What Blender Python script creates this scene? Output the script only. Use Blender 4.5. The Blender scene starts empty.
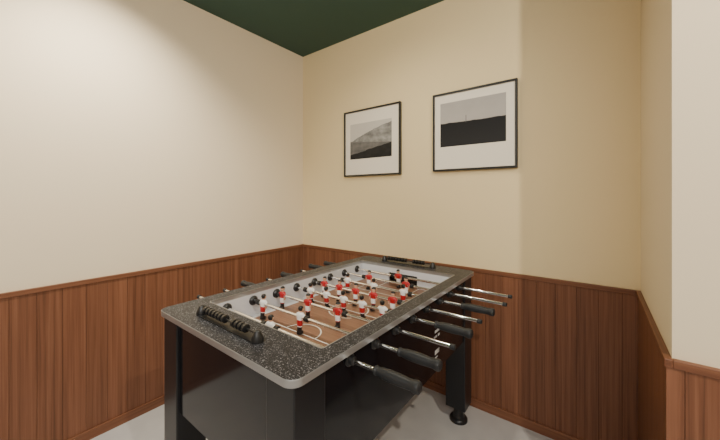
import bpy, bmesh, math, random
from mathutils import Vector, Matrix
random.seed(4)
scene = bpy.context.scene
COL = scene.collection

# ---------------------------------------------------------------- materials
def newmat(name, color=(0.8,0.8,0.8), rough=0.5, metal=0.0, spec=0.5, coat=0.0):
    m = bpy.data.materials.new(name); m.use_nodes = True
    b = m.node_tree.nodes['Principled BSDF']
    b.inputs['Base Color'].default_value = (*color, 1)
    b.inputs['Roughness'].default_value = rough
    b.inputs['Metallic'].default_value = metal
    b.inputs['Specular IOR Level'].default_value = spec
    b.inputs['Coat Weight'].default_value = coat
    return m
def N(m, t, **kw):
    n = m.node_tree.nodes.new(t)
    for k, v in kw.items(): setattr(n, k, v)
    return n
def L(m, a, b): m.node_tree.links.new(a, b)
def B(m): return m.node_tree.nodes['Principled BSDF']

def wall_mat(name, c, amt=0.03):
    m = newmat(name, c, 0.75, spec=0.25)
    g = N(m, 'ShaderNodeNewGeometry'); n = N(m, 'ShaderNodeTexNoise')
    n.inputs['Scale'].default_value = 220; n.inputs['Detail'].default_value = 2
    L(m, g.outputs['Position'], n.inputs['Vector'])
    bp = N(m, 'ShaderNodeBump'); bp.inputs['Strength'].default_value = amt; bp.inputs['Distance'].default_value = 0.002
    L(m, n.outputs['Fac'], bp.inputs['Height']); L(m, bp.outputs['Normal'], B(m).inputs['Normal'])
    return m

def wood_mat(name, cA, cB, cC, axis='Z', rough=0.42, board=0.0, bdir='X'):
    m = newmat(name, cA, rough, spec=0.35)
    g = N(m, 'ShaderNodeNewGeometry')
    mp = N(m, 'ShaderNodeMapping')
    L(m, g.outputs['Position'], mp.inputs['Vector'])
    s = {'X': (1.0, 60, 60), 'Y': (60, 1.0, 60), 'Z': (60, 60, 1.0)}[axis]
    mp.inputs['Scale'].default_value = s
    vec = mp.outputs['Vector']
    if board:
        sp = N(m, 'ShaderNodeSeparateXYZ'); L(m, g.outputs['Position'], sp.inputs[0])
        dv = N(m, 'ShaderNodeMath', operation='DIVIDE'); L(m, sp.outputs[bdir], dv.inputs[0]); dv.inputs[1].default_value = board
        fl = N(m, 'ShaderNodeMath', operation='FLOOR'); L(m, dv.outputs[0], fl.inputs[0])
        wn = N(m, 'ShaderNodeTexWhiteNoise', noise_dimensions='1D'); L(m, fl.outputs[0], wn.inputs['W'])
        sc = N(m, 'ShaderNodeVectorMath', operation='SCALE'); L(m, wn.outputs['Color'], sc.inputs[0]); sc.inputs['Scale'].default_value = 30
        ad = N(m, 'ShaderNodeVectorMath', operation='ADD'); L(m, vec, ad.inputs[0]); L(m, sc.outputs[0], ad.inputs[1])
        vec = ad.outputs[0]
    n1 = N(m, 'ShaderNodeTexNoise'); n1.inputs['Scale'].default_value = 1.0; n1.inputs['Detail'].default_value = 5
    n1.inputs['Roughness'].default_value = 0.6; n1.inputs['Distortion'].default_value = 0.3
    L(m, vec, n1.inputs['Vector'])
    n2 = N(m, 'ShaderNodeTexNoise'); n2.inputs['Scale'].default_value = 4.0; n2.inputs['Detail'].default_value = 4
    L(m, vec, n2.inputs['Vector'])
    mx = N(m, 'ShaderNodeMath', operation='MULTIPLY_ADD'); L(m, n2.outputs['Fac'], mx.inputs[0]); mx.inputs[1].default_value = 0.35
    L(m, n1.outputs['Fac'], mx.inputs[2])
    r = N(m, 'ShaderNodeValToRGB')
    r.color_ramp.elements[0].position = 0.44; r.color_ramp.elements[0].color = (*cC, 1)
    r.color_ramp.elements[1].position = 0.90; r.color_ramp.elements[1].color = (*cB, 1)
    e = r.color_ramp.elements.new(0.67); e.color = (*cA, 1)
    L(m, mx.outputs[0], r.inputs['Fac'])
    out = r.outputs['Color']
    if board:
        hv = N(m, 'ShaderNodeHueSaturation'); L(m, out, hv.inputs['Color'])
        mr = N(m, 'ShaderNodeMapRange'); mr.inputs['To Min'].default_value = 0.92; mr.inputs['To Max'].default_value = 1.08
        L(m, wn.outputs['Value'], mr.inputs['Value']); L(m, mr.outputs[0], hv.inputs['Value'])
        out = hv.outputs['Color']
    L(m, out, B(m).inputs['Base Color'])
    bp = N(m, 'ShaderNodeBump'); bp.inputs['Strength'].default_value = 0.08; bp.inputs['Distance'].default_value = 0.001
    L(m, mx.outputs[0], bp.inputs['Height']); L(m, bp.outputs['Normal'], B(m).inputs['Normal'])
    return m

M_wall_l = wall_mat('paint_cream_left', (0.80, 0.68, 0.50))
M_wall_b = wall_mat('paint_cream_back', (0.78, 0.635, 0.385))
M_wall_r = wall_mat('paint_cream_right', (0.80, 0.68, 0.49))
M_ceil = wall_mat('paint_green', (0.058, 0.112, 0.095))
WA, WB, WC = (0.185, 0.074, 0.038), (0.240, 0.102, 0.055), (0.115, 0.044, 0.023)
M_woodX = wood_mat('walnut_boards_x', WA, WB, WC, 'Z', board=0.094, bdir='X')
M_woodY = wood_mat('walnut_boards_y', WA, WB, WC, 'Z', board=0.094, bdir='Y')
TA, TB, TC = (0.18, 0.072, 0.037), (0.23, 0.098, 0.052), (0.12, 0.046, 0.024)
M_trimX = wood_mat('walnut_trim_x', TA, TB, TC, 'X')
M_trimY = wood_mat('walnut_trim_y', TA, TB, TC, 'Y')
M_groove = newmat('groove_dark', (0.07, 0.026, 0.013), 0.8)

M_floor = newmat('floor_pale_tile', (0.5, 0.5, 0.5), 0.35)
g = N(M_floor, 'ShaderNodeNewGeometry')
nz = N(M_floor, 'ShaderNodeTexNoise'); nz.inputs['Scale'].default_value = 7; nz.inputs['Detail'].default_value = 10
L(M_floor, g.outputs['Position'], nz.inputs['Vector'])
r = N(M_floor, 'ShaderNodeValToRGB')
r.color_ramp.elements[0].position = 0.3; r.color_ramp.elements[0].color = (0.47, 0.455, 0.45, 1)
r.color_ramp.elements[1].position = 0.7; r.color_ramp.elements[1].color = (0.54, 0.525, 0.515, 1)
L(M_floor, nz.outputs['Fac'], r.inputs['Fac']); L(M_floor, r.outputs['Color'], B(M_floor).inputs['Base Color'])

M_black = newmat('black_gloss_laminate', (0.008, 0.008, 0.010), 0.10, spec=0.45, coat=0.0)
M_leg = newmat('black_satin_leg', (0.012, 0.012, 0.014), 0.28, spec=0.4)
M_silver = newmat('silver_edge_band', (0.42, 0.42, 0.42), 0.32, metal=0.7)
M_chrome = newmat('chrome', (0.80, 0.80, 0.82), 0.12, metal=1.0)
M_rubber = newmat('dark_rubber_grip', (0.018, 0.019, 0.021), 0.45, spec=0.4)
M_plastic = newmat('black_plastic', (0.010, 0.010, 0.011), 0.38)
M_white_in = newmat('white_liner', (0.62, 0.63, 0.66), 0.35)
M_pitch_line = newmat('pitch_white_line', (0.70, 0.66, 0.60), 0.4)
M_red = newmat('figure_red', (0.42, 0.012, 0.018), 0.3)
M_white = newmat('figure_white', (0.82, 0.8, 0.78), 0.3)
M_skin = newmat('figure_skin', (0.62, 0.36, 0.24), 0.4)
M_hair = newmat('figure_hair', (0.012, 0.010, 0.010), 0.35)
M_label = newmat('label_white', (0.6, 0.6, 0.6), 0.5)
M_pitch = wood_mat('pitch_wood', (0.23, 0.120, 0.072), (0.29, 0.155, 0.098), (0.17, 0.085, 0.050), 'X', rough=0.35)

M_top = newmat('speckled_granite_top', (0.05, 0.05, 0.055), 0.42, spec=0.22)
g = N(M_top, 'ShaderNodeNewGeometry')
v = N(M_top, 'ShaderNodeTexNoise'); v.inputs['Scale'].default_value = 260; v.inputs['Detail'].default_value = 3
L(M_top, g.outputs['Position'], v.inputs['Vector'])
r = N(M_top, 'ShaderNodeValToRGB')
r.color_ramp.elements[0].position = 0.45; r.color_ramp.elements[0].color = (0.010, 0.010, 0.013, 1)
r.color_ramp.elements[1].position = 0.70; r.color_ramp.elements[1].color = (0.34, 0.34, 0.36, 1)
e = r.color_ramp.elements.new(0.57); e.color = (0.028, 0.028, 0.033, 1)
L(M_top, v.outputs['Fac'], r.inputs['Fac']); L(M_top, r.outputs['Color'], B(M_top).inputs['Base Color'])

# ---------------------------------------------------------------- mesh helpers
def obj_from_bm(name, bm, mats, parent=None, smooth=False, bevel=0.0, segs=2):
    me = bpy.data.meshes.new(name); 
    bmesh.ops.recalc_face_normals(bm, faces=bm.faces)
    bm.to_mesh(me); bm.free()
    for m in (mats if isinstance(mats, (list, tuple)) else [mats]): me.materials.append(m)
    if smooth:
        for p in me.polygons: p.use_smooth = True
        try: me.set_sharp_from_angle(angle=math.radians(40))
        except Exception: pass
    o = bpy.data.objects.new(name, me); COL.objects.link(o)
    if bevel:
        md = o.modifiers.new('bevel', 'BEVEL'); md.width = bevel; md.segments = segs; md.limit_method = 'ANGLE'
    if parent: o.parent = parent
    return o
def bm_box(bm, x0, x1, y0, y1, z0, z1, mi=0):
    vs = [bm.verts.new((x, y, z)) for x in (x0, x1) for y in (y0, y1) for z in (z0, z1)]
    for f in [(0,1,3,2),(4,6,7,5),(0,4,5,1),(2,3,7,6),(0,2,6,4),(1,5,7,3)]:
        fc = bm.faces.new([vs[i] for i in f]); fc.material_index = mi
def box(name, x0, x1, y0, y1, z0, z1, mat, parent=None, bevel=0.0):
    bm = bmesh.new(); bm_box(bm, x0, x1, y0, y1, z0, z1)
    return obj_from_bm(name, bm, mat, parent, bevel=bevel)
def bm_lathe(bm, profile, origin, axis='X', n=24, mi=0, sgn=1):
    """profile: list of (t along axis, r) or (t, r, mat)"""
    rings = []
    for p in profile:
        t, rr = p[0], max(p[1], 1e-5)
        ring = []
        for i in range(n):
            a = 2*math.pi*i/n; c, s = math.cos(a)*rr, math.sin(a)*rr
            if axis == 'X': co = (origin[0]+sgn*t, origin[1]+c, origin[2]+s)
            elif axis == 'Y': co = (origin[0]+c, origin[1]+sgn*t, origin[2]+s)
            else: co = (origin[0]+c, origin[1]+s, origin[2]+sgn*t)
            ring.append(bm.verts.new(co))
        rings.append(ring)
    for k in range(len(rings)-1):
        m_i = profile[k][2] if len(profile[k]) > 2 else mi
        for i in range(n):
            f = bm.faces.new((rings[k][i], rings[k][(i+1) % n], rings[k+1][(i+1) % n], rings[k+1][i])); f.material_index = m_i
    for ring in (rings[0], rings[-1]):
        f = bm.faces.new(ring); f.material_index = mi
def empty(name, loc=(0,0,0)):
    e = bpy.data.objects.new(name, None); COL.objects.link(e); e.location = loc; e.empty_display_size = 0.1
    return e

# ---------------------------------------------------------------- room shell
H = 2.69; XR = 2.42; YR = -0.79; XE = 4.6; YE = -5.2
WH = 0.888; T = 0.15
box('floor', -T, XE+T, YE-T, T, -0.1, 0.0, M_floor)
box('ceiling', -T, XE+T, YE-T, T, H, H+0.1, M_ceil)
w_left = box('wall_left', -T, 0, YE-T, T, 0, H, M_wall_l)
w_back = box('wall_back', 0, XR, 0, T, 0, H, M_wall_b)
w_right = box('wall_right', XR, XE+T, YR, T, 0, H, M_wall_r)
box('wall_east', XE, XE+T, YE, YR, 0, H, M_wall_l)
box('wall_front', 0, XE+T, YE-T, YE, 0, H, M_wall_l)

def wainscot(name, axis, a0, a1, face, nrm, mat, parent):
    """boards between a0..a1 on the axis; face=wall plane coordinate; nrm=+-1 direction into the room"""
    bm = bmesh.new(); W = 0.094; th = 0.012; gap = 0.0007
    lo, hi = sorted((face, face+nrm*0.010))
    if axis == 'X': bm_box(bm, a0, a1, lo, hi, 0.0, WH-0.004, 1)
    else: bm_box(bm, lo, hi, a0, a1, 0.0, WH-0.004, 1)
    k = math.floor(a0/W)
    lo, hi = sorted((face+nrm*0.0005, face+nrm*th))
    while k*W < a1-1e-4:
        s, e = max(a0, k*W+gap), min(a1, (k+1)*W-gap)
        if e-s > 0.003:
            if axis == 'X': bm_box(bm, s, e, lo, hi, 0.001, WH-0.005, 0)
            else: bm_box(bm, lo, hi, s, e, 0.001, WH-0.005, 0)
        k += 1
    return obj_from_bm(name, bm, [mat, M_groove], parent, bevel=0.0006, segs=1)
wainscot('wainscot_panelling', 'Y', YE, 0, 0.0, 1, M_woodY, w_left)
wainscot('wainscot_panelling', 'X', 0.012, XR-0.012, 0.0, -1, M_woodX, w_back)
wainscot('wainscot_panelling', 'Y', YR, 0, XR, -1, M_woodY, w_right)
wainscot('wainscot_panelling', 'X', XR+0.012, XE, YR, -1, M_woodX, w_right)
box('corner_bead', XR-0.0135, XR+0.013, YR-0.0135, YR+0.013, 0.0, WH-0.005, M_woodX, w_right, bevel=0.001)
c0, c1 = WH-0.024, WH
box('trim_1', 0.0, 0.018, YE, 0, c0, c1, M_trimY, bevel=0.002)
box('trim_2', 0.018, XR-0.018, -0.018, 0, c0, c1, M_trimX, bevel=0.002)
box('trim_3', XR-0.018, XR, YR-0.018, 0, c0, c1, M_trimY, bevel=0.002)
box('trim_4', XR, XE, YR-0.018, YR, c0, c1, M_trimX, bevel=0.002)
box('baseboard_left', 0.012, 0.022, YE, -0.0, 0, 0.055, M_trimY, bevel=0.002)
box('baseboard_back', 0.022, XR-0.022, -0.022, -0.012, 0, 0.055, M_trimX, bevel=0.002)
box('baseboard_return', XR-0.022, XR-0.012, YR-0.022, 0, 0, 0.055, M_trimY, bevel=0.002)
box('baseboard_right', XR-0.012, XE, YR-0.022, YR-0.012, 0, 0.055, M_trimX, bevel=0.002)

# ---------------------------------------------------------------- framed pictures
def photo_mat(name, kind):
    m = newmat(name, (0.5,0.5,0.5), 0.55, spec=0.2)
    tc = N(m, 'ShaderNodeTexCoord'); sp = N(m, 'ShaderNodeSeparateXYZ'); L(m, tc.outputs['Generated'], sp.inputs[0])
    x, z = sp.outputs['X'], sp.outputs['Z']
    n = N(m, 'ShaderNodeTexNoise'); n.inputs['Scale'].default_value = 4 if kind else 7; n.inputs['Detail'].default_value = 8
    L(m, tc.outputs['Generated'], n.inputs['Vector'])
    def math_(op, a, b):
        q = N(m, 'ShaderNodeMath', operation=op)
        for i, t in enumerate((a, b)):
            if isinstance(t, (int, float)): q.inputs[i].default_value = t
            else: L(m, t, q.inputs[i])
        return q.outputs[0]
    def mix(f, a, b):
        q = N(m, 'ShaderNodeMix', data_type='RGBA'); L(m, f, q.inputs['Factor'])
        for s, t in (('A', a), ('B', b)):
            if isinstance(t, tuple): q.inputs[s].default_value = (*t, 1)
            else: L(m, t, q.inputs[s])
        return q.outputs['Result']
    wob = math_('MULTIPLY', math_('SUBTRACT', n.outputs['Fac'], 0.5), 0.09)
    if kind == 1:   # dark flat moor under a pale sky
        hor = math_('ADD', math_('MULTIPLY', wob, 0.9), 0.53)
        ground = math_('LESS_THAN', z, hor)
        sky = mix(z, (0.42, 0.39, 0.36), (0.34, 0.32, 0.31))
        sky = mix(math_('MULTIPLY', n.outputs['Fac'], 0.5), sky, (0.50, 0.47, 0.44))
        gr = mix(z, (0.022, 0.022, 0.024), (0.004, 0.004, 0.005))
        col = mix(ground, sky, gr)
        mast = math_('MULTIPLY', math_('LESS_THAN', math_('ABSOLUTE', math_('SUBTRACT', x, 0.42), 0), 0.005),
                     math_('MULTIPLY', math_('LESS_THAN', z, 0.66), math_('GREATER_THAN', z, 0.5)))
        col = mix(mast, col, (0.12, 0.12, 0.12))
    else:           # steep cliff rising to the right, pale sky, fields and dark foreground
        s = math_('POWER', x, 0.7)
        hill = math_('ADD', math_('ADD', 0.45, math_('MULTIPLY', s, 0.48)), wob)
        inh = math_('LESS_THAN', z, hill)
        strat = math_('ADD', math_('MULTIPLY', n.outputs['Fac'], 2.0), -0.5)
        gr2 = mix(strat, (0.10, 0.10, 0.10), (0.40, 0.39, 0.37))
        col = mix(inh, (0.55, 0.52, 0.48), gr2)
        mid = math_('LESS_THAN', z, math_('ADD', math_('SUBTRACT', 0.50, math_('MULTIPLY', x, 0.12)), wob))
        col = mix(mid, col, mix(strat, (0.09, 0.09, 0.09), (0.20, 0.19, 0.18)))
        low = math_('LESS_THAN', z, math_('ADD', wob, math_('ADD', 0.12, math_('MULTIPLY', x, 0.26))))
        dark = mix(n.outputs['Fac'], (0.008, 0.008, 0.008), (0.035, 0.035, 0.035))
        col = mix(low, col, dark)
    L(m, col, B(m).inputs['Base Color'])
    return m
M_frame = newmat('frame_black', (0.010, 0.010, 0.010), 0.4)
M_mat = newmat('mat_board_white', (0.80, 0.74, 0.64), 0.8)
def picture(x0, x1, z0, z1, ix0, ix1, iz0, iz1, kind):
    root = empty('framed_picture', ((x0+x1)/2, -0.0, (z0+z1)/2))
    cx, cz = (x0+x1)/2, (z0+z1)/2
    w = 0.012; d = 0.028
    X0, X1, Z0, Z1 = x0-cx, x1-cx, z0-cz, z1-cz
    bm = bmesh.new()
    bm_box(bm, X0, X1, -d, -0.001, Z0, Z0+w); bm_box(bm, X0, X1, -d, -0.001, Z1-w, Z1)
    bm_box(bm, X0, X0+w, -d, -0.001, Z0+w, Z1-w); bm_box(bm, X1-w, X1, -d, -0.001, Z0+w, Z1-w)
    obj_from_bm('frame', bm, M_frame, root, bevel=0.001)
    box('mat_board', X0+w, X1-w, -0.018, -0.002, Z0+w, Z1-w, M_mat, root)
    box('photo_print', ix0-cx, ix1-cx, -0.0195, -0.0175, iz0-cz, iz1-cz, photo_mat('print_%d' % kind, kind), root)
picture(0.540, 1.087, 1.513, 2.056, 0.605, 1.01, 1.655, 1.945, 0)
picture(1.347, 1.878, 1.519, 2.046, 1.400, 1.815, 1.682, 1.977, 1)

# ---------------------------------------------------------------- foosball table
TX0, TX1, TY0, TY1 = 0.832, 1.658, -1.534, -0.098
CX, CY = (TX0+TX1)/2, (TY0+TY1)/2
ZT = 0.89; ZB = 0.869; ZC0 = 0.505
root = empty('foosball_table', (CX, CY, 0))
class P:  # part factory converting world coordinates to table-local ones
    @staticmethod
    def fin(name, bm, mats, **k):
        bmesh.ops.translate(bm, verts=bm.verts, vec=(-CX, -CY, 0))
        return obj_from_bm(name, bm, mats, root, **k)
def tbox(name, *a, bevel=0.0):
    mat = a[6]; bm = bmesh.new(); bm_box(bm, *a[:6]); return P.fin(name, bm, mat, bevel=bevel)

def rrect(x0, x1, y0, y1, r, n=8):
    pts = []
    for cx, cy, a0 in ((x1-r, y1-r, 0), (x0+r, y1-r, 90), (x0+r, y0+r, 180), (x1-r, y0+r, 270)):
        for i in range(n+1):
            a = math.radians(a0+90*i/n); pts.append((cx+r*math.cos(a), cy+r*math.sin(a)))
    return pts
IX0, IX1, IY0, IY1 = 0.914, TX1-0.066, TY0+0.170, TY1-0.170
def ring(name, outer, inner, z0, z1, mtop, mside):
    bm = bmesh.new(); n = len(outer)
    def lp(pts, z): return [bm.verts.new((x, y, z)) for x, y in pts]
    ot, ob, it, ib = lp(outer, z1), lp(outer, z0), lp(inner, z1), lp(inner, z0)
    for i in range(n):
        j = (i+1) % n
        bm.faces.new((ot[i], ot[j], it[j], it[i])).material_index = 0
        bm.faces.new((ob[i], ob[j], ib[j], ib[i])).material_index = 1
        bm.faces.new((ot[i], ot[j], ob[j], ob[i])).material_index = 1
        bm.faces.new((it[i], it[j], ib[j], ib[i])).material_index = 1
    return P.fin(name, bm, [mtop, mside], smooth=True)
ring('top_rail', rrect(TX0+.0015, TX1-.0015, TY0+.0015, TY1-.0015, 0.036), rrect(IX0, IX1, IY0, IY1, 0.012), ZB+.002, ZT, M_top, M_silver)
ring('top_edge_band', rrect(TX0, TX1, TY0, TY1, 0.037), rrect(TX0+.004, TX1-.004, TY0+.004, TY1-.004, 0.033), ZB, ZT-0.0015, M_silver, M_silver)
ring('inner_edge_band', rrect(IX0-.003, IX1+.003, IY0-.003, IY1+.003, 0.014), rrect(IX0, IX1, IY0, IY1, 0.012), ZT-0.002, ZT+0.0012, M_silver, M_silver)

# cabinet panels
ox0, ox1, oy0, oy1 = TX0+0.022, TX1-0.022, TY0+0.030, TY1-0.030
bm = bmesh.new()
bm_box(bm, ox0, IX0-0.004, oy0, oy1, ZC0, ZB+.002)
bm_box(bm, IX1+0.004, ox1, oy0, oy1, ZC0, ZB+.002)
bm_box(bm, IX0-0.004, IX1+0.004, oy0, oy0+0.02, ZC0, ZB+.002)
bm_box(bm, IX0-0.004, IX1+0.004, oy1-0.02, oy1, ZC0, ZB+.002)
bm_box(bm, IX0-0.004, IX1+0.004, oy0+0.02, oy1-0.02, ZC0+0.01, ZC0+0.022)
P.fin('cabinet', bm, M_black, bevel=0.002)
ZF = 0.765
bm = bmesh.new()
bm_box(bm, IX0-0.004, IX0+0.001, IY0-0.02, IY1+0.02, ZF-.02, ZB+.002)
bm_box(bm, IX1-0.001, IX1+0.004, IY0-0.02, IY1+0.02, ZF-.02, ZB+.002)
gw = 0.105
for (ya, yb) in ((IY0-0.012, IY0), (IY1, IY1+0.012)):
    bm_box(bm, IX0+.001, CX-gw, ya, yb, ZF-.02, ZB+.002)
    bm_box(bm, CX+gw, IX1-.001, ya, yb, ZF-.02, ZB+.002)
    bm_box(bm, CX-gw, CX+gw, ya, yb, ZF+0.075, ZB+.002)
P.fin('inner_liner', bm, M_white_in)
tbox('playfield', IX0, IX1, oy0+.02, oy1-.02, ZF-0.012, ZF, M_pitch)
tbox('goal_box_near', CX-gw-.01, CX+gw+.01, IY0-0.10, IY0-0.09, ZF, ZB, M_plastic)
tbox('goal_box_far', CX-gw-.01, CX+gw+.01, IY1+0.05, IY1+0.06, ZF, ZB, M_plastic)
bm = bmesh.new()   # white strips along the pitch border
for x0_, x1_ in ((IX0+.001, IX0+0.030), (IX1-0.030, IX1-.001)):
    bm_box(bm, x0_, x1_, IY0, IY1, ZF, ZF+0.0012)
P.fin('pitch_border', bm, M_white_in)

# pitch markings
def bm_arc(bm, cx, cy, r, a0, a1, w=0.006, z=ZF+0.0018, n=40):
    pr = None
    for i in range(n+1):
        a = math.radians(a0+(a1-a0)*i/n)
        q = [bm.verts.new((cx+(r+s*w/2)*math.cos(a), cy+(r+s*w/2)*math.sin(a), z)) for s in (-1, 1)]
        if pr: bm.faces.new((pr[0], pr[1], q[1], q[0]))
        pr = q
def bm_line(bm, xa, ya, xb, yb, w=0.006, z=ZF+0.0018):
    d = Vector((xb-xa, yb-ya, 0)).normalized(); p = Vector((-d.y, d.x, 0))*w/2
    A, Bv = Vector((xa, ya, z)), Vector((xb, yb, z))
    bm.faces.new([bm.verts.new(c) for c in (A+p, A-p, Bv-p, Bv+p)])
bm = bmesh.new()
bm_arc(bm, CX, CY, 0.10, 0, 360); bm_line(bm, IX0, CY, IX1, CY)
for s, ye in ((1, IY0), (-1, IY1)):
    for hw, dp in ((0.20, 0.22), (0.12, 0.10)):
        bm_line(bm, CX-hw, ye, CX-hw, ye+s*dp); bm_line(bm, CX+hw, ye, CX+hw, ye+s*dp)
        bm_line(bm, CX-hw, ye+s*dp, CX+hw, ye+s*dp)
    bm_arc(bm, CX, ye+s*0.22, 0.09, 0 if s > 0 else 180, 180 if s > 0 else 360)
P.fin('pitch_markings', bm, M_pitch_line)

# legs with levelling feet
lw, ld, lz = 0.118, 0.115, 0.092
for i, (sx, sy) in enumerate(((0,0),(1,0),(0,1),(1,1))):
    xa = TX0+0.010 if sx == 0 else TX1-0.014-lw
    ya = TY0+0.018 if sy == 0 else TY1-0.030-ld
    tbox('leg_%d' % (i+1), xa, xa+lw, ya, ya+ld, lz, ZB-0.001, M_leg, bevel=0.004)
    bm = bmesh.new(); cx, cy = xa+lw/2, ya+ld/2
    bm_lathe(bm, [(0.0, 0.052), (0.012, 0.052), (0.020, 0.046), (0.024, 0.036), (0.04, 0.030), (0.06, 0.028), (lz+0.01, 0.028)], (cx, cy, 0), 'Z', 32)
    P.fin('levelling_foot_%d' % (i+1), bm, M_plastic, smooth=True)

# rods, handles, bearings, men
RZ = 0.840; RY = [-1.287+0.137*k for k in range(8)]
right_handle = {0, 1, 3, 5}
handle_prof = [(0.0, 0.0085), (0.002, 0.013), (0.006, 0.0145), (0.010, 0.0125), (0.016, 0.0125), (0.030, 0.0155), (0.055, 0.0170),
               (0.085, 0.0165), (0.112, 0.0148), (0.122, 0.0150), (0.130, 0.0172), (0.138, 0.0178), (0.144, 0.0165), (0.147, 0.012), (0.148, 0.006)]
ext_r = [1.880, 1.880, 1.872, 1.886, 1.880, 1.895, 1.915, 1.910]
men_cfg = {0: [1.235], 1: [0.996, 1.255], 2: [0.966, 1.156, 1.346],
           3: [1.03, 1.145, 1.26, 1.375, 1.49], 4: [1.00, 1.115, 1.23, 1.345, 1.46],
           5: [1.06, 1.25, 1.44], 6: [1.12, 1.38], 7: [1.25]}
def sup(cx, cy, hx, hy, n=14, p=2.6):
    out = []
    for i in range(n):
        a = 2*math.pi*i/n; c, s = math.cos(a), math.sin(a)
        out.append((cx+hx*math.copysign(abs(c)**(2/p), c), cy+hy*math.copysign(abs(s)**(2/p), s)))
    return out
def man(bm, x, y, z, face, tilt):
    # (dz, half width, half depth, forward offset, material): one continuous lofted figure
    W = 1.15
    secs = [(-0.070, 0.0095, 0.0125, 0.004, 2), (-0.060, 0.0095, 0.0125, 0.004, 2), (-0.056, 0.0082, 0.0075, 0.0, 2), (-0.040, 0.0095, 0.0075, 0, 0),
            (-0.036, 0.0110, 0.0085, 0, 1), (-0.018, 0.0120, 0.0092, 0, 1), (-0.012, 0.0112, 0.0088, 0, 0), (0.0, 0.0140, 0.0105, 0, 0),
            (0.010, 0.0160, 0.0105, 0, 0), (0.016, 0.0150, 0.0090, 0, 0), (0.020, 0.0085, 0.0065, 0, 3), (0.0225, 0.0052, 0.0052, 0, 3),
            (0.026, 0.0070, 0.0078, 0.001, 3), (0.031, 0.0088, 0.0094, 0.001, 3), (0.036, 0.0090, 0.0096, 0, 4), (0.042, 0.0076, 0.0082, 0, 4), (0.045, 0.0040, 0.0044, 0, 4), (0.0456, 0.0006, 0.0006, 0, 4)]
    R = Matrix.Rotation(tilt, 4, 'X'); prev = None; n = 14
    for dz, hx, hy, off, mi in secs:
        ring_ = []
        for (a, b) in sup(0, off*face, hx*W, hy*W, n):
            co = R @ Vector((a, b, dz)); ring_.append(bm.verts.new((x+co.x, y+co.y, z+co.z)))
        if prev:
            for i in range(n):
                f = bm.faces.new((prev[0][i], prev[0][(i+1) % n], ring_[(i+1) % n], ring_[i]))
                back = (prev[0][i].co.y - y)*face < -0.001
                f.material_index = 4 if (prev[1] == 3 and dz > 0.030 and back) else prev[1]
        else: bm.faces.new(ring_).material_index = 2
        prev = (ring_, mi)
    bm.faces.new(prev[0]).material_index = 4
    # arms: tapered lofts hanging from the shoulders to the hips
    for s in (-1, 1):
        pr = None
        for dz, ax, r_, mi in ((0.014, 0.0150, 0.0035, 0), (0.008, 0.0180, 0.0048, 0), (-0.004, 0.0185, 0.0042, 3), (-0.016, 0.0165, 0.0036, 3), (-0.020, 0.0160, 0.0024, 3)):
            rg = []
            for (a, b) in sup(s*ax*W, 0.002*face, r_*W, r_*1.3*W, 8, 2):
                co = R @ Vector((a, b, dz)); rg.append(bm.verts.new((x+co.x, y+co.y, z+co.z)))
            if pr:
                for i in range(8):
                    bm.faces.new((pr[0][i], pr[0][(i+1) % 8], rg[(i+1) % 8], rg[i])).material_index = pr[1]
            else: bm.faces.new(rg).material_index = 0
            pr = (rg, mi)
        bm.faces.new(pr[0]).material_index = 3

for k, y in enumerate(RY):
    R_h = k in right_handle
    xr = ext_r[k]; xl = 0.845-0.235+random.uniform(-0.01, 0.01)
    if k == 6: xl = 0.845-0.26
    if R_h: xl = 0.845 - 0.20
    bm = bmesh.new(); bm_lathe(bm, [(0, 0.0068), (xr-xl-0.012, 0.0068)], (xl+0.006, y, RZ), 'X', 16)
    P.fin('rod_%d' % (k+1), bm, M_chrome, smooth=True)
    bm = bmesh.new()
    if R_h:
        bm_lathe(bm, handle_prof, (xr-0.148, y, RZ), 'X', 12)
        bm_lathe(bm, [(0, 0.0095), (0.016, 0.0095), (0.018, 0.007)], (xl+0.018, y, RZ), 'X', 16, sgn=-1)
    else:
        bm_lathe(bm, handle_prof, (xl+0.148, y, RZ), 'X', 12, sgn=-1)
        bm_lathe(bm, [(0, 0.0095), (0.016, 0.0095), (0.018, 0.007)], (xr-0.018, y, RZ), 'X', 16)
    P.fin('handle_%d' % (k+1), bm, M_rubber, smooth=True)
    # bearings on both side walls (inside and outside) and rubber bumpers
    bm = bmesh.new()
    for xx, s in ((IX0+0.001, 1), (IX1-0.001, -1)):
        bm_lathe(bm, [(0, 0.023), (0.005, 0.023), (0.008, 0.020), (0.014, 0.016), (0.016, 0.010)], (xx, y, RZ), 'X', 20, sgn=s)
    for xx, s in ((ox0, -1), (ox1, 1)):
        bm_lathe(bm, [(0, 0.021), (0.004, 0.021), (0.007, 0.016), (0.018, 0.013), (0.020, 0.009)], (xx, y, RZ), 'X', 20, sgn=s)
    ms = men_cfg[k]
    for xx in (ms[0]-0.040, ms[-1]+0.040):
        xx = min(max(xx, IX0+0.03), IX1-0.03)
        bm_lathe(bm, [(-0.010, 0.0095), (-0.009, 0.0125), (0.009, 0.0125), (0.010, 0.0095)], (xx, y, RZ), 'X', 16)
    P.fin('bearings_%d' % (k+1), bm, M_plastic, smooth=True)
    bm = bmesh.new(); tilt = random.uniform(-0.12, 0.12)
    for x in ms: man(bm, x, y, RZ, 1 if R_h else -1, tilt)
    sh = [M_white, M_red] if R_h else [M_red, M_white]
    P.fin('players_%d' % (k+1), bm, [sh[0], sh[1], M_hair, M_skin, M_hair], smooth=True)

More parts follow.
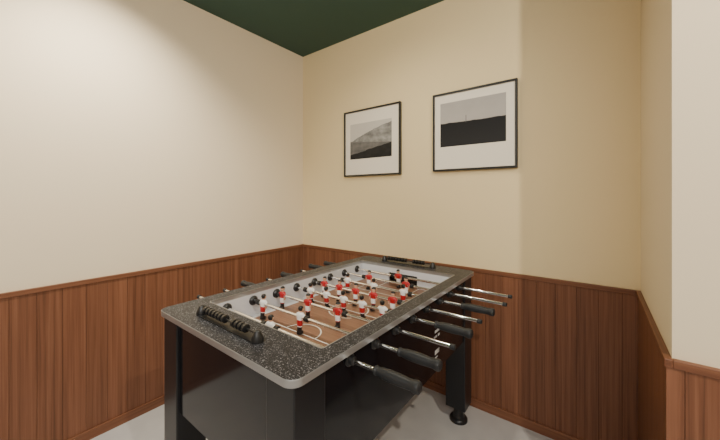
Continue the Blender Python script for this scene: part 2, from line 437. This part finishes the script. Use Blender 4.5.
# score counters: bracket with rod and sliding beads
def scorer(tag, cx, cy, half):
    bm = bmesh.new()
    bm_box(bm, cx-half, cx+half, cy-0.018, cy+0.018, ZT, ZT+0.004)
    for s in (-1, 1):
        bm_lathe(bm, [(0, 0.020), (0.010, 0.020), (0.024, 0.014), (0.034, 0.010), (0.037, 0.004)], (cx+s*(half-0.008), cy, ZT), 'Z', 20)
    bm_lathe(bm, [(0, 0.0035), (2*half-0.02, 0.0035)], (cx-half+0.01, cy, ZT+0.024), 'X', 12)
    for i in range(11):
        x = cx-half+0.045+i*0.022 + (0.040 if i > 6 else 0)
        bm_lathe(bm, [(-0.0075, 0.008), (-0.006, 0.0140), (0.006, 0.0140), (0.0075, 0.008)], (x, cy, ZT+0.0245), 'X', 16)
    P.fin('score_counter_'+tag, bm, M_plastic, smooth=True)
scorer('near', CX-0.030, TY0+0.080, 0.190)
scorer('far', CX-0.01, TY1-0.085, 0.190)

# lettering on cabinet side
bm = bmesh.new()
for i, (yy, zz, w, h) in enumerate(((-.62,.70,.05,.012),(-.60,.675,.02,.01),(-.64,.675,.03,.01),(-.62,.60,.05,.02),(-.63,.575,.03,.006))):
    bm_box(bm, ox1-0.001, ox1+0.0008, yy-w/2, yy+w/2, zz-h/2, zz+h/2)
P.fin('cabinet_label', bm, M_label)

# ---------------------------------------------------------------- lights
def downlight(x, y, energy, col, size=100, blend=0.8, rad=0.04, aim=None):
    e = empty('recessed_downlight', (x, y, H))
    bm = bmesh.new()
    bm_lathe(bm, [(0.0, 0.055), (0.004, 0.055), (0.006, 0.045)], (0, 0, 0), 'Z', 32, sgn=-1)
    obj_from_bm('trim_ring', bm, M_white, e, smooth=True)
    ld = bpy.data.lights.new('spot', 'SPOT'); ld.energy = energy; ld.color = col; ld.spot_size = math.radians(size)
    ld.spot_blend = blend; ld.shadow_soft_size = rad
    lo = bpy.data.objects.new('lamp', ld); COL.objects.link(lo); lo.parent = e; lo.location = (0, 0, -0.02)
    if aim:
        d = Vector(aim)-Vector((x, y, H-0.02)); lo.rotation_euler = d.to_track_quat('-Z', 'Y').to_euler()
def area(name, loc, size, energy, col, aim):
    ld = bpy.data.lights.new(name, 'AREA'); ld.shape = 'RECTANGLE'; ld.size, ld.size_y = size; ld.energy = energy; ld.color = col
    lo = bpy.data.objects.new(name, ld); COL.objects.link(lo); lo.location = loc
    lo.rotation_euler = (Vector(aim)-Vector(loc)).to_track_quat('-Z', 'Y').to_euler()
downlight(0.62, -1.65, 150, (1.0, 0.93, 0.78), 115, 1.0, rad=0.02, aim=(0.05, -1.6, 1.2))
downlight(1.20, -0.95, 45, (1.0, 0.92, 0.72), 140, 1.0, rad=0.03, aim=(1.3, -0.3, 0))
downlight(3.10, -1.80, 125, (1.0, 0.93, 0.78), 150, 1.0, rad=0.02, aim=(1.6, -0.2, 0.8))
area('ambient_fill_light', (2.6, -3.3, 2.6), (2.4, 1.6), 115, (1.0, 0.95, 0.88), (2.0, -1.8, 0.6))  # unseen area light added behind the camera as soft ambient fill

w = bpy.data.worlds.new('world'); scene.world = w; w.use_nodes = True
w.node_tree.nodes['Background'].inputs[0].default_value = (0.5, 0.5, 0.52, 1)
w.node_tree.nodes['Background'].inputs[1].default_value = 0.3

# ---------------------------------------------------------------- camera
cd = bpy.data.cameras.new('camera'); cam = bpy.data.objects.new('camera', cd); COL.objects.link(cam)
cam.location = (2.25, -2.034, 1.35)
cam.rotation_euler = (math.radians(90), 0, math.radians(37.45))
cd.sensor_width = 36; cd.lens = 309.4/720*36; cd.shift_y = -24/720; cd.clip_start = 0.02
scene.camera = cam
